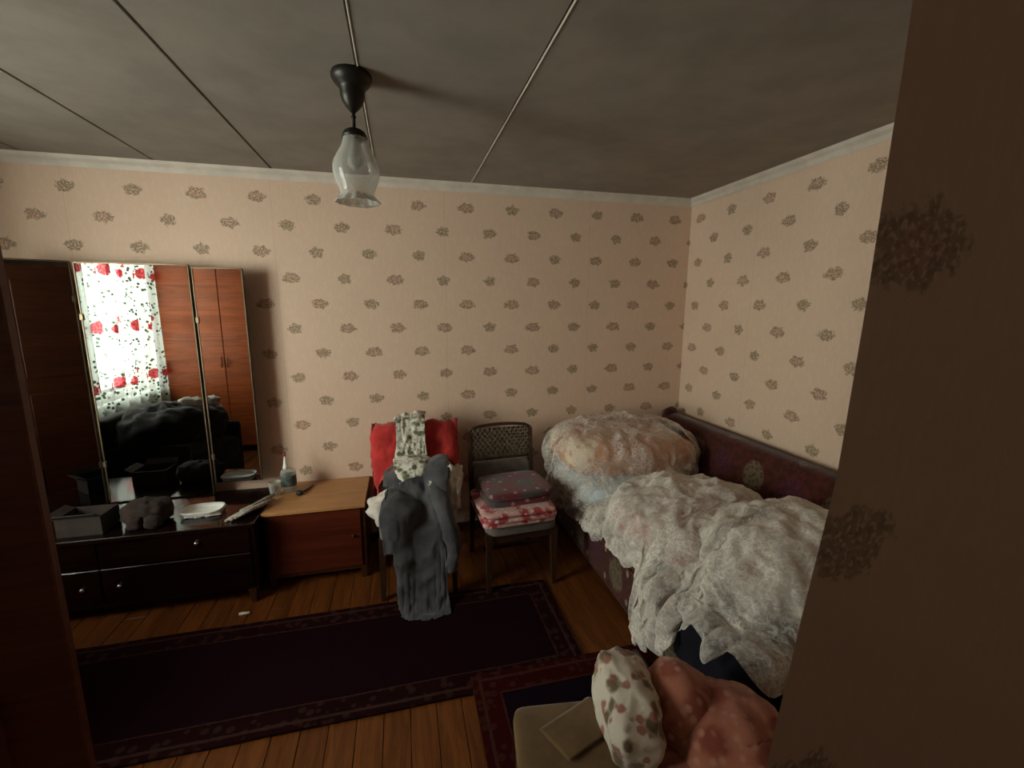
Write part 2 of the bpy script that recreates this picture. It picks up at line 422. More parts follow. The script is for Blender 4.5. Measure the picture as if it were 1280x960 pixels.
# ------------------------------------------------------------------ draping cloth (position-based, against solids)
def sdf(P, prims):
    d = np.full(P.shape[:-1], 1e9)
    for pr in prims:
        q = P - np.array(pr[1])
        if len(pr) > 4 and pr[4]:
            c, s = math.cos(-pr[4]), math.sin(-pr[4])
            q = np.stack([q[..., 0]*c-q[..., 1]*s, q[..., 0]*s+q[..., 1]*c, q[..., 2]], -1)
        if pr[0] == 'box':
            rad = pr[3]; a = np.abs(q) - (np.array(pr[2])-rad)
            e = np.linalg.norm(np.maximum(a, 0), axis=-1) + np.minimum(a.max(-1), 0) - rad
        else:
            r = np.array(pr[2]); k0 = np.linalg.norm(q/r, axis=-1)+1e-9; k1 = np.linalg.norm(q/(r*r), axis=-1)+1e-9
            e = k0*(k0-1)/k1
        d = np.minimum(d, e)
    return d
def drape(nx, ny, p0, eu, ev, prims, steps=160, its=6, fric=.6, gap=.006, shrink=1.0, wob=.01, pins=None, floor=.004, seed=1, dt=.022, bend=.25):
    rs = np.random.RandomState(seed)
    p0, eu, ev = (np.array(v, float) for v in (p0, eu, ev))
    i, j = np.meshgrid(np.linspace(0, 1, nx), np.linspace(0, 1, ny), indexing='ij')
    X0 = p0 + i[..., None]*eu + j[..., None]*ev
    c0 = X0.mean((0, 1)); P = c0 + (X0-c0)*np.array([shrink, shrink, 1.0])
    low = rs.rand(9, 9)
    gi = np.clip(i*7.999, 0, 7.99); gj = np.clip(j*7.999, 0, 7.99); ii = gi.astype(int); jj = gj.astype(int); fi = gi-ii; fj = gj-jj
    wobf = low[ii, jj]*(1-fi)*(1-fj)+low[ii+1, jj]*fi*(1-fj)+low[ii, jj+1]*(1-fi)*fj+low[ii+1, jj+1]*fi*fj
    P[..., 2] += wob*(wobf*3 + rs.rand(nx, ny))
    Q = P.copy()
    lu = np.linalg.norm(eu)/(nx-1); lv = np.linalg.norm(ev)/(ny-1)
    duv = (np.linalg.norm(eu/(nx-1)+ev/(ny-1)), np.linalg.norm(eu/(nx-1)-ev/(ny-1)))
    def con(A, Bv, L, k):
        d = Bv-A; n = np.linalg.norm(d, axis=-1, keepdims=True)+1e-9; c = d*(k*.5*(n-L)/n)
        A += c; Bv -= c
    pin_pos = {k: P[k].copy() for k in (pins or [])}
    for st in range(steps):
        V = (P-Q)*.97; sp = np.linalg.norm(V, axis=-1, keepdims=True); V *= np.minimum(1, .03/(sp+1e-9))
        Q = P.copy(); P = P+V; P[..., 2] -= 9.8*dt*dt
        for it in range(its):
            for s in (0, 1):
                con(P[s:-1:2], P[s+1::2][:P[s:-1:2].shape[0]], lu, 1.0)
                con(P[:, s:-1:2], P[:, s+1::2][:, :P[:, s:-1:2].shape[1]], lv, 1.0)
            for s in (0, 1):
                a, b = P[s:-1:2, :-1], P[s+1::2, 1:]; con(a, b[:a.shape[0]], duv[0], .35)
                a, b = P[s:-1:2, 1:], P[s+1::2, :-1]; con(a, b[:a.shape[0]], duv[1], .35)
            if bend and it == 0:
                for s in (0, 1, 2, 3):
                    a, b = P[s:-2:4], P[s+2::4]; con(a, b[:a.shape[0]], lu*2, bend)
                    a, b = P[:, s:-2:4], P[:, s+2::4]; con(a, b[:, :a.shape[1]], lv*2, bend)
            for k, v in pin_pos.items(): P[k] = v
        d = sdf(P, prims) - gap
        hit = d < 0
        if hit.any():
            H = P[hit]; h = 1e-3; g = np.stack([sdf(H+np.eye(3)[k]*h, prims)-sdf(H-np.eye(3)[k]*h, prims) for k in range(3)], -1)
            g /= np.linalg.norm(g, axis=-1, keepdims=True)+1e-9
            H = H - g*d[hit][:, None]
            mv = H-Q[hit]; tn = mv-(mv*g).sum(-1, keepdims=True)*g
            H = H - tn*fric; P[hit] = H
        fl = P[..., 2] < floor
        P[fl, 2] = floor; P[fl, :2] = Q[fl, :2]
    return P
def crumple(P, amp, scales, seed=0, bias=.5):
    """ridged wrinkles along the surface normals of a draped grid"""
    gu = np.gradient(P, axis=0); gv = np.gradient(P, axis=1); N = np.cross(gu, gv); N /= np.linalg.norm(N, axis=-1, keepdims=True)+1e-9
    out = P.copy(); off = Vector((seed*1.3, seed*2.1, seed*.7))
    for i in range(P.shape[0]):
        for j in range(P.shape[1]):
            p = Vector(P[i, j]); d = 0
            for sc, a in scales:
                q = p*sc+off; q.x += 1.2*mnoise.noise(p*sc*.5)
                d += a*(1-2*abs(mnoise.noise(q)))
            out[i, j] += N[i, j]*amp*(d+bias)
    return out
def hem(P, height, n=None):
    """trim the first-axis start of a draped grid where the cloth climbs past height(y)"""
    nx, ny = P.shape[:2]; n = n or nx; out = np.zeros((n, ny, 3))
    for j in range(ny):
        k = nx//2
        while k > 0 and P[k-1, j, 2] > height(P[k-1, j, 1]): k -= 1
        t = np.linspace(k, nx-1, n); a = np.minimum(t.astype(int), nx-2); f = (t-a)[:, None]
        out[:, j] = P[a, j]*(1-f)+P[a+1, j]*f
    return out
def sheet(P, keep=None):
    """mesh from a draped grid; keep(i, j) cuts the outline"""
    nx, ny = P.shape[:2]; bm = nb()
    vv = [[bm.verts.new(P[i, j]) for j in range(ny)] for i in range(nx)]
    for i in range(nx-1):
        for j in range(ny-1):
            if keep is None or keep((i+.5)/(nx-1), (j+.5)/(ny-1)):
                bm.faces.new((vv[i][j], vv[i+1][j], vv[i+1][j+1], vv[i][j+1]))
    for v in [v for v in bm.verts if not v.link_faces]: bm.verts.remove(v)
    return bm
def thick(o, t):
    md = o.modifiers.new('thickness', 'SOLIDIFY'); md.thickness = t; md.offset = 1; md.use_even_offset = False; return o
def sub(o, n=1):
    md = o.modifiers.new('smooth', 'SUBSURF'); md.levels = n; md.render_levels = n; return o

# ================================================================== THE SETTING
XL, XR, YB, YF, H = -2.60, 2.21, 3.159, -1.25, 2.50
def struct(name, bm, mat, parent=None, **k):
    o = obj(name, bm, mat, parent, **k)
    if parent is None: o['kind'] = 'structure'
    return o
fl = struct('floor', B((XL-.1, YF-.1, -.08), (XR+.1, YB+.1, -.022)), 'subfloor')
bw = .1075; k = 0; x = XL
while x < XR-.01:
    cuts = [YF, YF+1.1+.9*((k*37) % 10)/10, YB-.55-1.0*((k*53) % 10)/10, YB]
    for a, b in zip(cuts, cuts[1:]):
        dz = -.001*((k*7) % 3)
        obj('floor_board', B((x+.0012, a+.001, -.022), (min(x+bw, XR)-.0012, b-.001, dz), .0015), 'board', fl)
    x += bw; k += 1
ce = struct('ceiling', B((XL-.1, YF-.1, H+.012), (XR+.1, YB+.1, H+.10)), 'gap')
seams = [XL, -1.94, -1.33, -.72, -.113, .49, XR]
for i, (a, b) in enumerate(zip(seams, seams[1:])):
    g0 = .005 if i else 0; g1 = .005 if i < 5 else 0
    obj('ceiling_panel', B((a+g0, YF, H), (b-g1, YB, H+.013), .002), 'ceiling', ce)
for sx in (-.113, .49):      # pale strip standing in for the lit right edge of two seams
    obj('seam_lit_edge', B((sx+.000, YF, H-.003), (sx+.006, YB, H+.012), .002), 'moulding', ce)
struct('wall_back', B((XL-.1, YB, -.05), (XR+.1, YB+.1, H+.05)), 'wall_back')
struct('wall_right', B((XR, YF, -.05), (XR+.1, YB+.05, H+.05)), 'wall_right')
struct('wall_front', B((XL-.1, YF-.1, -.05), (XR+.1, YF, H+.05)), 'wall_far')
# left wall with its window opening
WY0, WY1, WZ0, WZ1 = .58, 2.02, .82, 2.34
bm = nb()
box(bm, (XL-.14, YF, -.05), (XL, WY0, H+.05)); box(bm, (XL-.14, WY1, -.05), (XL, YB+.05, H+.05))
box(bm, (XL-.14, WY0, -.05), (XL, WY1, WZ0)); box(bm, (XL-.14, WY0, WZ1), (XL, WY1, H+.05))
struct('wall_left', bm, 'wall_far')
# partition end beside the viewer: an old wall with a crooked papered corner
edge = [(.355, 0), (.372, .5), (.395, .95), (.402, 1.10), (.413, 1.196), (.432, 1.344), (.454, 1.496), (.463, 1.693), (.466, 1.84), (.468, 1.90), (.470, 2.2), (.472, H)]
bm = nb(); yf = .36
fr = [bm.verts.new((x, yf, z)) for x, z in edge]; bk = [bm.verts.new((x+.16, yf+.115, z)) for x, z in edge]
fr2 = [bm.verts.new((XR, yf, z)) for x, z in edge]; bk2 = [bm.verts.new((XR, yf+.115, z)) for x, z in edge]
for i in range(len(edge)-1):
    for a, b in ((fr, fr2), (bk, bk2), (fr, bk), (fr2, bk2)): bm.faces.new((a[i], a[i+1], b[i+1], b[i]))
for i in (0, -1): bm.faces.new((fr[i], fr2[i], bk2[i], bk[i]))
struct('wall_near', bm, 'wall_near')
# ceiling moulding (profile with a small step)
def moulding(name, p, d, out, L):
    bm = nb(); prof = [(0, 0), (0, -.052), (.008, -.055), (.014, -.04), (.020, -.03), (.036, -.016), (.042, -.006), (.045, 0)]
    A = [bm.verts.new(Vector(p)+Vector(out)*a+Vector((0, 0, b))) for a, b in prof]
    Z = [bm.verts.new(Vector(p)+Vector(d)*L+Vector(out)*a+Vector((0, 0, b))) for a, b in prof]
    n = len(prof)
    for i in range(n): bm.faces.new((A[i], A[(i+1) % n], Z[(i+1) % n], Z[i]))
    bm.faces.new(A); bm.faces.new(Z); return struct(name, bm, 'moulding')
moulding('trim_1', (XL, YB, H), (1, 0, 0), (0, -1, 0), XR-XL)
moulding('trim_2', (XR, YB, H), (0, -1, 0), (-1, 0, 0), YB-.48)
struct('baseboard_back', B((XL, YB-.018, 0), (XR, YB, .07), .004), 'chair_wood')
struct('baseboard_right', B((XR-.018, .48, 0), (XR, YB-.02, .07), .004), 'chair_wood')
# window behind the curtain: frame, sashes, panes, sill
win = struct('window_1', B((XL-.13, WY0, WZ0), (XL-.09, WY0+.05, WZ1), .004), 'frame_white')
for nm, a, b in (('window_frame', (WY1-.05, WZ0), (WY1, WZ1)), ('window_frame', (WY0, WZ1-.05), (WY1, WZ1)), ('window_frame', (WY0, WZ0), (WY1, WZ0+.05)), ('mullion', (1.28, WZ0), (1.32, WZ1))):
    obj(nm, B((XL-.13, a[0], a[1]), (XL-.09, b[0], b[1]), .004), 'frame_white', win)
for a, b in ((WY0+.05, 1.28), (1.32, WY1-.05)):
    obj('pane', B((XL-.112, a, WZ0+.05), (XL-.108, b, WZ1-.05)), 'pane', win)
obj('window_sill', B((XL-.09, WY0-.04, WZ0-.03), (XL+.06, WY1+.04, WZ0), .006), 'frame_white', win)

# dark door leaf added at the viewer's left to make that edge near black
dl = struct('added_door_leaf', (lambda b: b)(B((-.92, -.012, .008), (0, .012, 2.02), .003)), 'door_wood')
dl.location = (-.680, 1.00, 0); dl.rotation_euler = (0, 0, math.radians(5))
for z0, z1 in ((.16, .92), (1.06, 1.90)):
    for yy in (-.015, .009):
        obj('door_panel', B((-.80, yy, z0), (-.12, yy+.006, z1), .003), 'door_wood', dl, world=False)

# curtain with its rail
cur = thing('rose_curtain', 'white curtain printed with red roses, seen glowing in the dressing table mirror', 'curtain', (XL+.10, 1.3, 2.42))
obj('curtain_rail', (lambda b: (tube(b, [(XL+.10, .40, 2.44), (XL+.10, 2.35, 2.44)], .012), b)[1])(nb()), 'brass', cur)
bm = nb(); uvl = bm.loops.layers.uv.new('UVMap')
NU, NV = 150, 14; grid = []
s = 0; last = None
for i in range(NU+1):
    y = .52 + 1.75*i/NU
    xx = XL+.10 + .028*math.sin(y*34) + .012*math.sin(y*57+1)
    if last: s += math.hypot(y-last[0], xx-last[1])
    last = (y, xx)
    grid.append([(bm.verts.new((xx + .010*math.sin(y*34+2)*(1-j/NV), y, .22+2.20*j/NV)), s, .22+2.20*j/NV) for j in range(NV+1)])
for i in range(NU):
    for j in range(NV):
        q = [grid[i][j], grid[i+1][j], grid[i+1][j+1], grid[i][j+1]]
        f = bm.faces.new([t[0] for t in q])
        for l, t in zip(f.loops, q): l[uvl].uv = (t[1], t[2])
obj('curtain_cloth', bm, 'curtain', cur, True)

# ================================================================== CEILING LAMP
LX, LY = -.137, 1.835
lamp = thing('ceiling_lamp', 'dark bronze ceiling lamp with a frosted tulip glass shade', 'lamp', (LX, LY, H))
bm = nb(); capped(bm, lathe(bm, [(.068, 0), (.071, -.008), (.069, -.022), (.060, -.036), (.048, -.046), (.043, -.056), (.042, -.075), (.036, -.095), (.024, -.112), (.014, -.122), (.009, -.128)], (LX, LY, H)))
obj('canopy', bm, 'bronze', lamp, True)
bm = nb(); capped(bm, lathe(bm, [(.007, -.12), (.006, -.135), (.010, -.142), (.006, -.149), (.006, -.185), (.010, -.188)], (LX, LY, H), 16)); obj('stem', bm, 'bronze', lamp, True)
bm = nb(); capped(bm, lathe(bm, [(.010, -.180), (.024, -.184), (.037, -.192), (.043, -.203), (.044, -.214), (.041, -.214)], (LX, LY, H), 28, lambda k, t: .05*math.cos(t*10) if k >= 4 else 0))
obj('shade_holder', bm, 'bronze', lamp, True)
prof = [(.040, -.205), (.042, -.222), (.050, -.245), (.064, -.268), (.076, -.290), (.082, -.312), (.082, -.332), (.077, -.355), (.068, -.378), (.061, -.396), (.059, -.408), (.065, -.420), (.074, -.428), (.080, -.434), (.078, -.437), (.070, -.431), (.062, -.424), (.056, -.409)]
bm = nb(); lathe(bm, prof, (LX, LY, H), 64, lambda k, t: (.06*math.cos(t*12) if 10 < k < 17 else .012*math.cos(t*24) if k > 3 else 0))
obj('glass_shade', bm, 'lamp_glass', lamp, True)
bm = nb(); capped(bm, lathe(bm, [(.014, -.205), (.016, -.235), (.024, -.262), (.030, -.285), (.027, -.308), (.014, -.322), (.003, -.325)], (LX, LY, H), 20)); obj('bulb', bm, 'lamp_glass', lamp, True)

# ================================================================== DRESSING TABLE WITH ITS THREE MIRRORS
TZ = .50
dt = thing('dressing_table', 'dark lacquered low dressing table with three tall hinged mirrors', 'dressing table', (-1.55, 2.85, 0))
obj('table_top', B((-2.34, 2.565, TZ-.028), (-.832, 3.10, TZ), .004), 'dark_lacquer', dt)
obj('side_panel', B((-2.32, 2.59, .09), (-2.296, 3.09, TZ-.028)), 'dark_lacquer', dt)
obj('side_panel', B((-.862, 2.59, .09), (-.838, 3.09, TZ-.028)), 'dark_lacquer', dt)
obj('back_panel', B((-2.296, 3.075, .09), (-.862, 3.09, TZ-.028)), 'dark_lacquer', dt)
obj('bottom_panel', B((-2.296, 2.60, .09), (-.862, 3.075, .112)), 'dark_lacquer', dt)
for a, b in ((-2.294, -1.582), (-1.576, -.864)):
    dr = obj('drawer', B((a, 2.582, .325), (b, 2.602, TZ-.034), .003), 'dark_lacquer', dt)
    c = -1.12 if a > -2 else -1.94
    bm = nb(); soft(bm, (c, 2.573, .413), (.013, .012, .013), 1, 1, 0, 1, 14, 8); obj('knob', bm, 'steel', dr, True)
    dd = obj('door', B((a, 2.582, .116), (b, 2.602, .318), .003), 'dark_lacquer', dt)
    bm = nb(); soft(bm, (a+.08 if a > -2 else b-.08, 2.573, .22), (.012, .012, .012), 1, 1, 0, 1, 14, 8); obj('knob', bm, 'steel', dd, True)
for x in (-2.28, -.88):
    for y in (2.62, 3.06):
        bm = nb(); taper(bm, (x, y, 0), (x, y, .09), .014, .022); obj('leg', bm, 'edge_wood', dt)
def mirror_panel(px, py, wdt, z0, z1, ang, hinge):
    """px, py: hinge-side corner; the panel runs along +x turned by ang"""
    R = Matrix.Rotation(ang, 4, 'Z'); T = Matrix.Translation((px, py, 0))
    def place(bm):
        bmesh.ops.transform(bm, matrix=T @ R, verts=bm.verts); return bm
    a, b = (0, wdt) if wdt > 0 else (wdt, 0)
    bd = obj('mirror_panel', place(B((a, .004, z0), (b, .020, z1), .003)), 'edge_wood', dt)
    obj('mirror_glass', place(B((a+.003, -.002, z0+.003), (b-.003, .0035, z1-.003), .0012)), 'mirror', bd)
    bm = nb()
    for x0, x1 in ((a-.004, a+.002), (b-.002, b+.004)): box(bm, (x0, -.005, z0), (x1, .018, z1), .001)
    box(bm, (a, -.004, z1-.004), (b, .018, z1+.005), .001)
    obj('edge_strip', place(bm), 'brass', bd)
    for z in hinge:
        obj('hinge', place(B(((b if wdt < 0 else a)-.009, -.010, z-.018), ((b if wdt < 0 else a)+.009, .004, z+.018), .002)), 'brass', bd)
MY = 3.045
mirror_panel(-1.743, MY, .550, .505, 1.918, 0, (.75, 1.62))
mirror_panel(-1.172, MY, .262, .575, 1.903, math.radians(-2), (.75, 1.60))
mirror_panel(-1.765, MY, -.33, .505, 1.922, math.radians(24), (.75, 1.72))
obj('mirror_bracket', B((-1.30, 3.066, .20), (-1.24, 3.09, 1.2)), 'edge_wood', dt)
obj('mirror_bracket', B((-1.70, 3.066, .20), (-1.64, 3.09, 1.2)), 'edge_wood', dt)

# ---- nightstand beside it
ns = thing('nightstand', 'low red-brown wooden cabinet with a bare light orange top', 'cabinet', (-.54, 2.92, 0))
obj('cabinet_top', B((-.826, 2.675, TZ-.022), (-.252, 3.152, TZ), .003), 'light_top', ns)
obj('side_panel', B((-.818, 2.70, .07), (-.798, 3.14, TZ-.022)), 'edge_wood', ns)
obj('side_panel', B((-.280, 2.70, .07), (-.260, 3.14, TZ-.022)), 'edge_wood', ns)
obj('back_panel', B((-.798, 3.12, .07), (-.280, 3.135, TZ-.022)), 'edge_wood', ns)
obj('bottom_panel', B((-.798, 2.70, .07), (-.280, 3.12, .09)), 'edge_wood', ns)
dr = obj('door', B((-.796, 2.688, .094), (-.282, 2.706, TZ-.027), .003), 'red_wood', ns)
bm = nb(); soft(bm, (-.33, 2.678, .30), (.009, .010, .009), 1, 1, 0, 1, 12, 8); obj('knob', bm, 'edge_wood', dr, True)
for x in (-.80, -.28):
    for y in (2.72, 3.12):
        bm = nb(); taper(bm, (x, y, 0), (x, y, .07), .014, .018); obj('leg', bm, 'edge_wood', ns)

# ---- things on the tops
# bottle with a cone nozzle
bt = thing('glue_bottle', 'clear plastic bottle with dark green label and white cone nozzle', 'bottle', (-.742, 3.00, TZ))
c = (-.742, 3.00, TZ)
bm = nb(); rings = lathe(bm, [(.004, .002), (.043, .002), (.046, .010), (.046, .125), (.043, .140), (.030, .150), (.018, .154)], c, 26); obj('bottle_body', bm, 'clear', bt, True)
bm = nb(); lathe(bm, [(.0468, .042), (.0468, .112)], c, 26); lb = obj('paper_label', bm, 'label_green', bt, True)
bm = nb(); capped(bm, lathe(bm, [(.017, .150), (.018, .166), (.014, .170), (.005, .235), (.004, .240)], (c[0]-.012, c[1], c[2]), 18)); obj('nozzle', bm, 'white_plastic', bt, True)
bm = nb(); capped(bm, lathe(bm, [(.0065, .236), (.0075, .240), (.0075, .258), (.005, .263)], (c[0]-.012, c[1], c[2]), 12)); obj('nozzle_cap', bm, 'red_tip', bt, True)
# cup
bm = nb(); c = (-.812, 2.945, TZ)
lathe(bm, [(.001, .001), (.026, .001), (.027, .004), (.036, .086), (.038, .088), (.036, .090), (.0345, .086), (.0255, .006), (.001, .005)], c, 40, lambda k, t: .02*math.cos(t*20) if k in (2, 3, 6, 7) else 0)
tag(obj('plastic_cup', bm, 'clear', None, True), 'small clear ribbed plastic cup in front of the bottle', 'cup')
# clip with a stick: pipe-like brush
bm = nb(); soft(bm, (-.662, 2.91, TZ+.016), (.022, .018, .016), .7, .7, .004, 60, 18, 10)
pb = thing('shaving_brush', 'small dark brush lying on the light orange cabinet top', 'brush', (-.65, 2.95, TZ))
obj('brush_head', bm, 'black', pb, True)
bm = nb(); tube(bm, [(-.650, 2.925, TZ+.012), (-.63, 2.98, TZ+.008), (-.607, 3.045, TZ+.008)], [.006, .0075, .005]); obj('handle', bm, 'chair_wood', pb, True)
# white tray with a napkin lying in it
tr = thing('white_tray', 'white plastic tray holding a folded white napkin on the dark table', 'tray', (-1.15, 2.77, TZ))
bm = nb(); cx, cy = -1.15, 2.77
prof = [(0, .004), (.85, .004), (.95, .012), (1.0, .028), (1.03, .030), (1.0, .034), (.90, .018), (.82, .011), (0, .010)]
rings = []
for r, z in prof:
    ring = []
    for i in range(36):
        t = 2*PI*i/36; sx = math.copysign(abs(math.cos(t))**.6, math.cos(t)); sy = math.copysign(abs(math.sin(t))**.6, math.sin(t))
        ring.append(bm.verts.new((cx+.105*max(r, .01)*sx, cy+.070*max(r, .01)*sy, TZ+z)))
    rings.append(ring)
for a, b in zip(rings, rings[1:]):
    for i in range(36): bm.faces.new((a[i], a[(i+1) % 36], b[(i+1) % 36], b[i]))
capped(bm, rings); obj('tray_dish', bm, 'white_plastic', tr, True)
P = drape(26, 20, (cx-.075, cy-.075, TZ+.07), (.19, .02, 0), (-.015, .14, 0), [('box', (cx+.01, cy, TZ+.03), (.085, .058, .022), .01)], 50, 5, .7, .003, .98, .006, seed=3, floor=TZ+.004)
tag(thick(obj('folded_napkin', sheet(P, None), 'white_cloth', None, True), .004), 'white napkin folded in the tray before the mirrors', 'napkin')
# crumpled newspaper roll at the table's corner
bm = nb()
for q in range(7):
    a = Vector((-.985+.012*q, 2.615+.012*q*(q % 2), TZ+.006+.004*q)); d = Vector((.125, .20, .004*(q % 3)))
    tube(bm, [a, a+d*.33+Vector((.004*(q % 3), 0, .003)), a+d*.7, a+d], [.008+.003*(q % 3), .011, .012, .009], 6)
tag(obj('newspaper_roll', bm, 'paper', None, True), 'grey crumpled roll of newspaper on the corner of the dark table', 'newspaper')
# cardboard box and brown felt hat at the dark end
cb = thing('cardboard_box', 'small brown open cardboard box at the dim left end of the dressing table', 'box', (-1.66, 2.70, TZ))
bm = nb()
for a, b in (((-1.76, 2.62, TZ), (-1.56, 2.624, TZ+.10)), ((-1.76, 2.776, TZ), (-1.56, 2.78, TZ+.10)), ((-1.76, 2.624, TZ), (-1.756, 2.776, TZ+.10)), ((-1.564, 2.624, TZ), (-1.56, 2.776, TZ+.10)), ((-1.756, 2.624, TZ), (-1.564, 2.776, TZ+.004))): box(bm, a, b)
obj('box_body', bm, 'card', cb)
bm = nb(); v = [bm.verts.new(p) for p in ((-1.76, 2.62, TZ+.10), (-1.56, 2.62, TZ+.10), (-1.565, 2.585, TZ+.128), (-1.755, 2.585, TZ+.128))]; bm.faces.new(v); bm.normal_update(); bmesh.ops.solidify(bm, geom=bm.faces[:], thickness=.004); obj('box_flap', bm, 'card', cb)
bm = nb(); v = [bm.verts.new(p) for p in ((-1.76, 2.62, TZ+.10), (-1.76, 2.78, TZ+.10), (-1.80, 2.775, TZ+.12), (-1.80, 2.625, TZ+.12))]; bm.faces.new(v); bm.normal_update(); bmesh.ops.solidify(bm, geom=bm.faces[:], thickness=.004); obj('box_flap', bm, 'card', cb)
ht = thing('fur_hat', 'brown fur hat lying beside the cardboard box on the dressing table', 'hat', (-1.40, 2.72, TZ))
obj('hat_crown', S((-1.40, 2.73, TZ+.062), (.115, .09, .062), .7, .8, .012, 30), 'brown', ht, True)
for x, y in ((-1.42, 2.635), (-1.335, 2.63)): obj('ear_flap', S((x, y, TZ+.036), (.040, .028, .036), .8, .8, .008, 40, 20, 12), 'brown', ht, True)

# ================================================================== CHAIRS
def make_chair(label):
    """old upholstered chair, local axes: front is -y, stands at the middle of its seat"""
    t = thing('dining_chair', label, 'chair')
    L = lambda n, bm, m, s=False, k=None: obj(n, bm, m, t, s, False, k)
    W = .225; SZ = .40
    bm = nb(); soft(bm, (0, -.01, SZ), (W-.005, .24, .038), .3, .25, .003, 9, 36, 14); L('seat', bm, 'grey_uph', True)
    bm = nb(); box(bm, (-W+.02, -.225, SZ-.075), (W-.02, -.200, SZ-.02)); box(bm, (-W+.02, .20, SZ-.075), (W-.02, .222, SZ-.02))
    for s in (-1, 1): box(bm, (s*(W-.035)-.011, -.20, SZ-.075), (s*(W-.035)+.011, .20, SZ-.02))
    L('seat_frame', bm, 'chair_wood')
    for s in (-1, 1):
        bm = nb(); taper(bm, (s*(W-.018), -.222, 0), (s*(W-.025), -.212, SZ-.02), .013, .020); L('leg', bm, 'chair_wood')
        bm = nb(); taper(bm, (s*(W-.018), .275, 0), (s*(W-.018), .222, SZ), .013, .018); taper(bm, (s*(W-.018), .222, SZ), (s*(W-.008), .285, .865), .018, .012); L('leg', bm, 'chair_wood')
    L('stretcher', B((-W+.03, -.008, .15), (W-.03, .012, .175), .003), 'chair_wood')
    # back: y as a function of z along the posts
    yb = lambda z: .222 + (z-SZ)/(.865-SZ)*.063
    # lower upholstered panel
    bm = nb(); soft(bm, (0, yb(.56)-.012, .555), (W-.028, .018, .105), .25, .25, .002, 12, 36, 12, 0, (-.135, 0)); L('back_pad', bm, 'grey_uph', True)
    # woven upper panel: bowed, between two rails
    top = lambda x: .878 + .022*(1-(x/W)**2) - .020*max(0, (abs(x)/W-.85)/.15)
    bm = nb(); n = 25
    for i in range(n):
        x = -W+.022 + (2*W-.044)*i/(n-1); y = yb(.77)-.012*(1-(x/W)**2)
        box(bm, (x-.0052, yb(.69)-.006, .672), (x+.0052, yb(.69)+.002, .700))
        for z in np.arange(.700, .865, .022):
            o = .004*(1 if (i+int(round((z-.7)/.022))) % 2 else -1)
            box(bm, (x-.0052, yb(z)+o-.003, z), (x+.0052, yb(z)+o+.003, min(z+.0225, top(x))))
    for z in np.arange(.690, .876, .022):
        box(bm, (-W+.02, yb(z)-.002, z-.0055), (W-.02, yb(z)+.002, z+.0055))
    L('cane_weave', bm, 'cane', False, 'stuff')
    bm = nb(); tube(bm, [(-W+.006, yb(.865), .855)] + [(x, yb(.88), top(x)) for x in np.linspace(-W+.012, W-.012, 13)] + [(W-.006, yb(.865), .855)], .011, 8); L('top_rail', bm, 'chair_wood', True)
    bm = nb(); tube(bm, [(x, yb(.672), .672) for x in np.linspace(-W+.012, W-.012, 5)], .009, 8); L('lower_rail', bm, 'chair_wood', True)
    return t
MAT['cane'] = plain('woven_cane', (.105, .080, .052), .6, var=.4, scale=50)
ch = make_chair('brown cane-backed dining chair with folded blankets on its seat')
ch.location = (.645, 2.585, 0); ch.rotation_euler = (0, 0, math.radians(3)); ch['group'] = 'dining chairs along the back wall'
ch2 = copy_tree(ch); ch2['label'] = 'dining chair buried under a heap of clothes beside the light-topped cabinet'
ch2.location = (.06, 2.66, 0); ch2.rotation_euler = (0, 0, math.radians(-2))

# ---- folded blankets on the second chair
def folded(cx, cy, z0, hx, hy, layers, t, rot, mat, name, label, cat, amp=.006, off=.008):
    bm = nb()
    for k in range(layers):
        soft(bm, (cx+off*math.sin(k*2.1), cy+off*math.cos(k*1.7), z0+t*(k+.5)), (hx-.004*(k % 2), hy-.005*((k+1) % 2), t*.56), .42, .22, amp, 9, 44, 12, rot)
    # the rounded fold along the front joins the layers
    return tag(obj(name, bm, mat, None, True), label, cat)
folded(.625, 2.50, .437, .225, .215, 3, .032, math.radians(3), 'red_print', 'folded_blanket', 'folded red and white patterned blanket, lower one on the cane-backed chair', 'blanket')
folded(.64, 2.525, .530, .205, .175, 2, .046, math.radians(5), 'red_blanket', 'folded_blanket', 'folded dark red and grey blanket, upper one on the cane-backed chair', 'blanket', .008)

# ---- heap of clothes on the first chair
tag(obj('cloth_bundle', S((-.085, 2.56, .505), (.135, .17, .075), .75, .7, .035, 8, 48, 26, .3), 'white_cloth', None, True), 'white cloth bundle poking out lower left of the navy jacket', 'bundle')
tag(obj('cloth_bundle', S((.235, 2.62, .575), (.090, .15, .150), .7, .6, .05, 10, 48, 26, -.2), 'white_cloth', None, True), 'white cloth bundle to the right of the navy jacket', 'bundle')
CH = [('box', (.06, 2.65, .38), (.225, .24, .055), .02), ('box', (.06, 2.91, .62), (.235, .035, .27), .02)]
PILE = [('ell', (-.085, 2.56, .505), (.145, .18, .090)), ('ell', (.215, 2.63, .575), (.10, .16, .165)), ('ell', (.04, 2.70, .55), (.18, .17, .15))]
P = drape(50, 50, (-.235, 2.62, .905), (.60, 0, 0), (0, .60, 0), [('box', (.06, 2.65, .38), (.225, .24, .055), .02), ('box', (.06, 2.905, .62), (.245, .040, .275), .02)]+PILE, 120, 6, .92, .010, .93, .008, seed=5, pins=[(i, 24) for i in range(50)])
P = crumple(P, .014, [(9, 1), (20, .5)], 2)
P[..., 1] = np.minimum(P[..., 1], 3.12)
thick(obj('red_shirt', sheet(P), 'red_cloth', None, True), .004)
tag(bpy.data.objects['red_shirt'], 'red shirt hung over the back of the cluttered chair', 'shirt')
jk = thing('navy_jacket', 'grey-navy jacket spilling down the front of the cluttered chair', 'jacket', (.08, 2.5, .5))
NX, NY = 52, 84
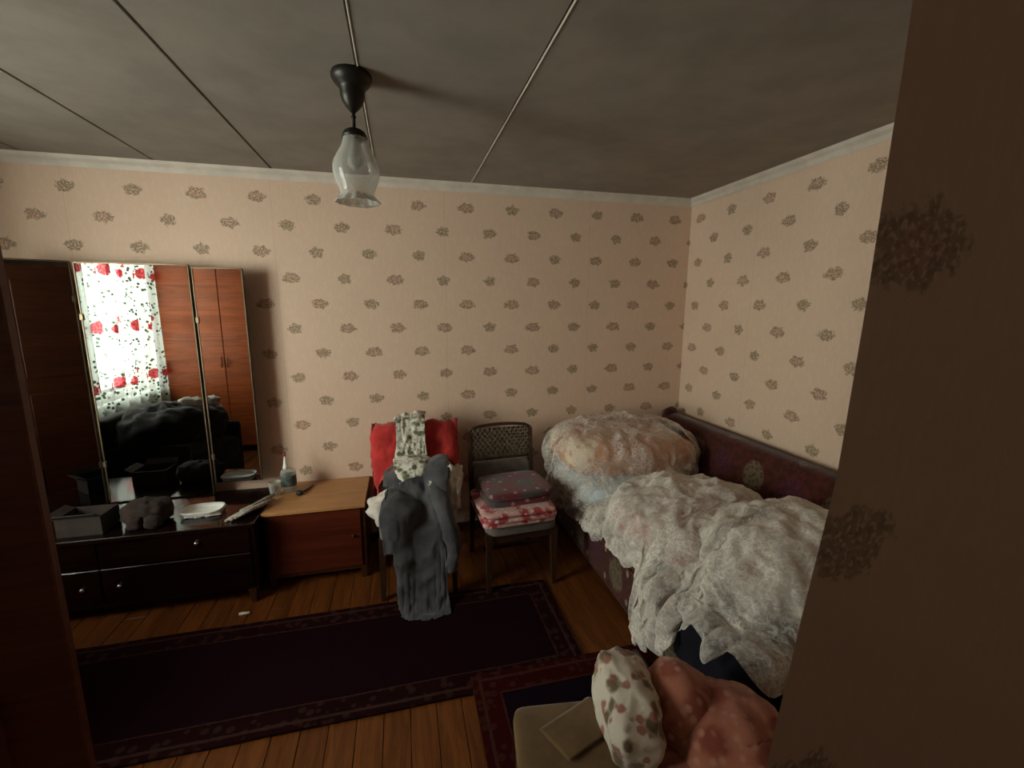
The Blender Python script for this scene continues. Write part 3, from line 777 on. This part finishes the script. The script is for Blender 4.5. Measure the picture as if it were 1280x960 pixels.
P = drape(NX, NY, (-.20, 2.10, .80), (.44, 0, 0), (.05, .72, .0), CH+PILE, 90, 7, .97, .028, .88, .04, seed=8)
obj('jacket_body', sheet(crumple(P, .012, [(8, 1), (17, .5)], 4), lambda u, v: not (v < .30 and u < .30-.5*v)), 'navy', jk, True)
sub(thick(jk.children[0], .006))
bm = nb(); tube(bm, [(.15, 2.52, .66), (.19, 2.42, .58), (.225, 2.365, .47), (.245, 2.355, .36), (.24, 2.36, .26), (.235, 2.37, .19)], [.045, .052, .046, .042, .038, .036], 16)
bmesh.ops.subdivide_edges(bm, edges=bm.edges[:], cuts=2, use_grid_fill=True)
for v in bm.verts: v.co += Vector((1, .6, 0))*.020*fbm(v.co, 11)
obj('sleeve', bm, 'navy', jk, True)
P = drape(40, 48, (-.055, 2.54, .935), (.21, .03, 0), (-.02, .48, 0), [('box', (.06, 2.895, .62), (.26, .065, .30), .03), ('ell', (.04, 2.72, .55), (.19, .17, .17))], 120, 6, .90, .020, .86, .02, seed=11, pins=[(i, 38) for i in range(40)])
thick(obj('floral_scarf', sheet(crumple(P, .020, [(11, 1), (24, .5)], 5)), 'floral_white', None, True), .004)
tag(bpy.data.objects['floral_scarf'], 'white scarf with green floral print, topmost on the clothes heap', 'scarf')

# ================================================================== SOFA BED
SY0, SY1 = 1.12, 3.12
sf = thing('sofa_bed', 'dark red patterned sofa bed along the right wall', 'sofa', (1.65, 2.1, 0))
obj('base_frame', B((1.125, SY0, .055), (1.98, SY1, .325), .010, 2), 'sofa', sf)
obj('seat_cushion', B((1.115, SY0-.005, .325), (1.94, SY1, .425), .028, 3), 'sofa', sf, True)
obj('front_piping', (lambda b: (tube(b, [(1.118, SY0, .326), (1.118, SY1, .326)], .006, 8), b)[1])(nb()), 'red_wood', sf, True)
bm = B((1.93, SY0, .36), (2.07, SY1, .86), .045, 4)
for v in bm.verts: v.co.x += (v.co.z-.36)*.18
obj('backrest', bm, 'sofa', sf, True)
bm = nb(); tube(bm, [(2.02+.045, SY1+.0-.02, .835), (2.02+.045, SY1-.10, .872)], .045, 10); obj('corner_roll', bm, 'sofa', sf, True)
for x in (1.17, 1.93):
    for y in (SY0+.07, SY1-.07): obj('leg', B((x-.025, y-.025, 0), (x+.025, y+.025, .055)), 'edge_wood', sf)

# ---- bedding on the sofa
tag(obj('pillow', S((1.45, 2.68, .535), (.42, .36, .105), .6, .45, .012, 6, 44, 20, .05), 'blue', None, True), 'pale blue pillow at the bottom of the pillow pile under the tulle', 'pillow')
tag(obj('pillow', S((1.47, 2.74, .715), (.47, .335, .132), .55, .5, .014, 6, 52, 24, -.04, (0, .06)), 'peach', None, True), 'big peach printed pillow at the top of the pile under the tulle', 'pillow')
tag(obj('quilt_bundle', S((1.46, 1.92, .552), (.36, .34, .125), .7, .6, .02, 5, 48, 24, .3), 'pink_floral', None, True), 'pink floral quilt bunched up in the middle of the sofa under the tulle', 'quilt')
tag(obj('bedding_bundle', S((1.62, 1.42, .585), (.33, .27, .155), .75, .65, .025, 5, 48, 24, -.2), 'beige_bundle', None, True), 'beige bedding bundle at the near end of the sofa under the tulle', 'bedding')
SO = [('box', (1.55, 2.12, .22), (.44, 1.02, .21), .03), ('box', (2.06, 2.12, .62), (.08, 1.02, .26), .04),
      ('ell', (1.45, 2.68, .520), (.43, .37, .115)), ('ell', (1.47, 2.74, .715), (.48, .345, .142)), ('box', (1.47, 2.73, .63), (.36, .26, .13), .08),
      ('ell', (1.46, 1.92, .552), (.37, .35, .14)), ('ell', (1.62, 1.42, .585), (.345, .285, .175))]
P = drape(110, 180, (.66, .55, 1.05), (1.62, 0, 0), (.02, 2.95, 0), SO, 190, 7, .8, .022, .69, .05, seed=21, dt=.02, bend=.06)
hm = lambda y: (.34 if y > 2.7 else .385-.03*math.sin(y*6) if y > 1.75 else .16+.06*math.sin(y*14) if y > 1.46 else .40) + .012*math.sin(y*40)
P = hem(P, hm, 120)
rm = np.clip((np.arange(120)-102)/17, 0, 1)[:, None]*np.clip((2.35-P[..., 1])/.2, 0, 1)
P[..., 2] += rm*(.018+.018*np.sin(P[..., 1]*62+2*np.sin(P[..., 1]*9)))      # pleated frill along the back hem
P = crumple(P, .031, [(6, 1), (12, .9), (25, .5)], 9, .45)
P[..., 1] = np.minimum(P[..., 1], 3.13)
o = obj('tulle_cover', sheet(P), 'tulle', None, True); sub(o)
tag(o, 'crumpled sheer white tulle thrown over the bedding on the sofa', 'tulle')

# ================================================================== RUGS AND THINGS IN FRONT
def rug(name, label, x0, x1, y0, y1, mat, rot=0.0, z=.0):
    nx, ny = 40, 20; bm = nb()
    vv = [[bm.verts.new((x0+(x1-x0)*i/nx, y0+(y1-y0)*j/ny, z+.012+.004*fbm((x0+(x1-x0)*i/nx, y0+(y1-y0)*j/ny, 0), 3))) for j in range(ny+1)] for i in range(nx+1)]
    for i in range(nx):
        for j in range(ny): bm.faces.new((vv[i][j], vv[i+1][j], vv[i+1][j+1], vv[i][j+1]))
    bm.normal_update(); r = bmesh.ops.solidify(bm, geom=bm.faces[:], thickness=.009)
    return tag(obj(name, bm, mat), label, 'rug')
MAT['rug1'] = mk_rug('runner_pile', -1.75, .80, 1.68, 2.40, (.010, .0012, .0035, 1), (.013, .002, .0025, 1), (.045, .020, .016, 1))
MAT['rug2'] = mk_rug('small_rug_pile', .25, 1.10, .50, 1.76, (.007, .002, .006, 1), (.030, .002, .002, 1), (.050, .018, .012, 1))
rug('floor_runner', 'long dark maroon runner rug across the wooden floor', -1.75, .80, 1.68, 2.40, 'rug1')
rug('floor_rug', 'dark red rug lying under the stools in front of the sofa', .25, 1.10, .50, 1.76, 'rug2', z=.012)

def stool(cx, cy, h, half, rot, label, seatmat):
    t = thing('stool', label, 'stool', (cx, cy, 0), rot)
    obj('seat', soft(nb(), (0, 0, h-.03), (half, half, .032), .3, .22, .003, 9, 40, 12), seatmat, t, True, False)
    bm = nb()
    for s in (-1, 1):
        box(bm, (-half+.04, s*(half-.035)-.009, h-.11), (half-.04, s*(half-.035)+.009, h-.055)); box(bm, (s*(half-.035)-.009, -half+.04, h-.11), (s*(half-.035)+.009, half-.04, h-.055))
    obj('apron', bm, 'chair_wood', t, False, False)
    for sx in (-1, 1):
        for sy in (-1, 1):
            bm = nb(); taper(bm, (sx*(half-.02), sy*(half-.02), .016), (sx*(half-.035), sy*(half-.035), h-.06), .013, .018); obj('leg', bm, 'chair_wood', t, False, False)
    return t
stool(.425, .995, .45, .155, math.radians(-8), 'khaki cloth-seated stool in front at the bottom of the view', 'khaki')
stool(.83, .93, .40, .165, math.radians(6), 'stool buried under the peach blanket by the partition wall', 'khaki')
P = drape(20, 16, (.40, .95, .50), (.19, .07, 0), (-.05, .11, 0), [('box', (.425, .995, .425), (.155, .155, .03), .02, math.radians(-8))], 50, 5, .7, .004, .93, .01, seed=14)
tag(thick(obj('tan_rag', sheet(P, None), 'khaki', None, True), .003), 'small creased tan rag on the khaki stool', 'cloth')
tag(obj('pillow', S((.610, 1.02, .505), (.085, .155, .10), .75, .6, .02, 9, 44, 24, math.radians(-12), (.25, 0)), 'pillow_floral', None, True), 'small white floral pillow between the stools in front', 'pillow')
P = drape(50, 50, (.60, .68, .62), (.44, .02, 0), (-.02, .56, 0), [('box', (.83, .93, .37), (.165, .165, .04), .03), ('ell', (.79, 1.02, .43), (.08, .09, .13)), ('ell', (.885, .90, .42), (.14, .16, .10))], 70, 6, .95, .010, .90, .04, seed=17)
P = crumple(P, .016, [(9, 1), (19, .6)], 3)
tag(thick(obj('peach_blanket', sheet(P, None), 'terry', None, True), .012), 'thick peach terry blanket heaped on the stool by the partition', 'blanket')
tag(obj('shoe_box', B((.80, 1.36, .03), (.99, 1.60, .15), .006), 'charcoal'), 'dark grey covered box on the rug in front of the sofa', 'box')
P = drape(34, 34, (.97, .98, .56), (.44, 0, 0), (0, .52, 0), SO[:1], 70, 6, .97, .006, .96, .01, seed=19)
tag(thick(obj('ink_blue_cloth', sheet(P, None), 'ink', None, True), .004), 'dark ink blue cloth over the near corner of the sofa seat', 'cloth')

# ================================================================== SEEN ONLY IN THE MIRRORS
wd = thing('wardrobe', 'red-brown veneered wardrobe seen reflected in the side mirrors', 'wardrobe', (-2.13, .22, 0))
obj('carcass', B((-2.56, -.05, .06), (-1.70, .478, 2.20), .003), 'wardrobe', wd)
obj('plinth', B((-2.55, -.04, 0), (-1.71, .45, .06)), 'edge_wood', wd)
for a, b, kx in ((-2.555, -2.133, -2.16), (-2.127, -1.705, -2.10)):
    d = obj('door', B((a, .480, .075), (b, .500, 2.19), .003), 'wardrobe', wd)
    bm = nb(); tube(bm, [(kx, .515, 1.0), (kx, .515, 1.12)], .006); obj('handle', bm, 'brass', d, True)
ac = thing('armchair', 'dark armchair by the window, seen as a black shape in the mirror', 'armchair', (-2.05, 1.62, 0), 0)
obj('seat', S((-2.07, 1.62, .33), (.36, .34, .10), .3, .25, .004, 8), 'coat', ac, True)
obj('base_frame', B((-2.42, 1.27, .06), (-1.72, 1.97, .27), .01), 'coat', ac)
obj('backrest', B((-2.44, 1.25, .27), (-2.30, 1.99, .78), .04, 3), 'coat', ac, True)
for y in (1.20, 1.95): obj('armrest', B((-2.42, y, .10), (-1.74, y+.09, .55), .03, 3), 'coat', ac, True)
for x in (-2.38, -1.76):
    for y in (1.27, 1.97): obj('leg', B((x-.02, y-.02, 0), (x+.02, y+.02, .06)), 'edge_wood', ac)
tag(obj('coat_heap', S((-2.06, 1.62, .62), (.29, .42, .20), .8, .7, .06, 5, 56, 30), 'coat', None, True), 'heap of dark coats on the armchair, black in the mirror', 'coats')
tag(obj('white_bag', S((-1.93, 1.42, .80), (.10, .08, .045), .8, .6, .03, 12, 30, 16), 'white_cloth', None, True), 'crumpled white bag on top of the dark coats in the mirror', 'bag')
tag(obj('paper_scrap', S((-.90, 2.50, .006), (.030, .012, .006), .6, .6, .006, 60, 14, 8), 'white_cloth', None, True), 'small white scrap of paper on the floorboards by the runner', 'paper')
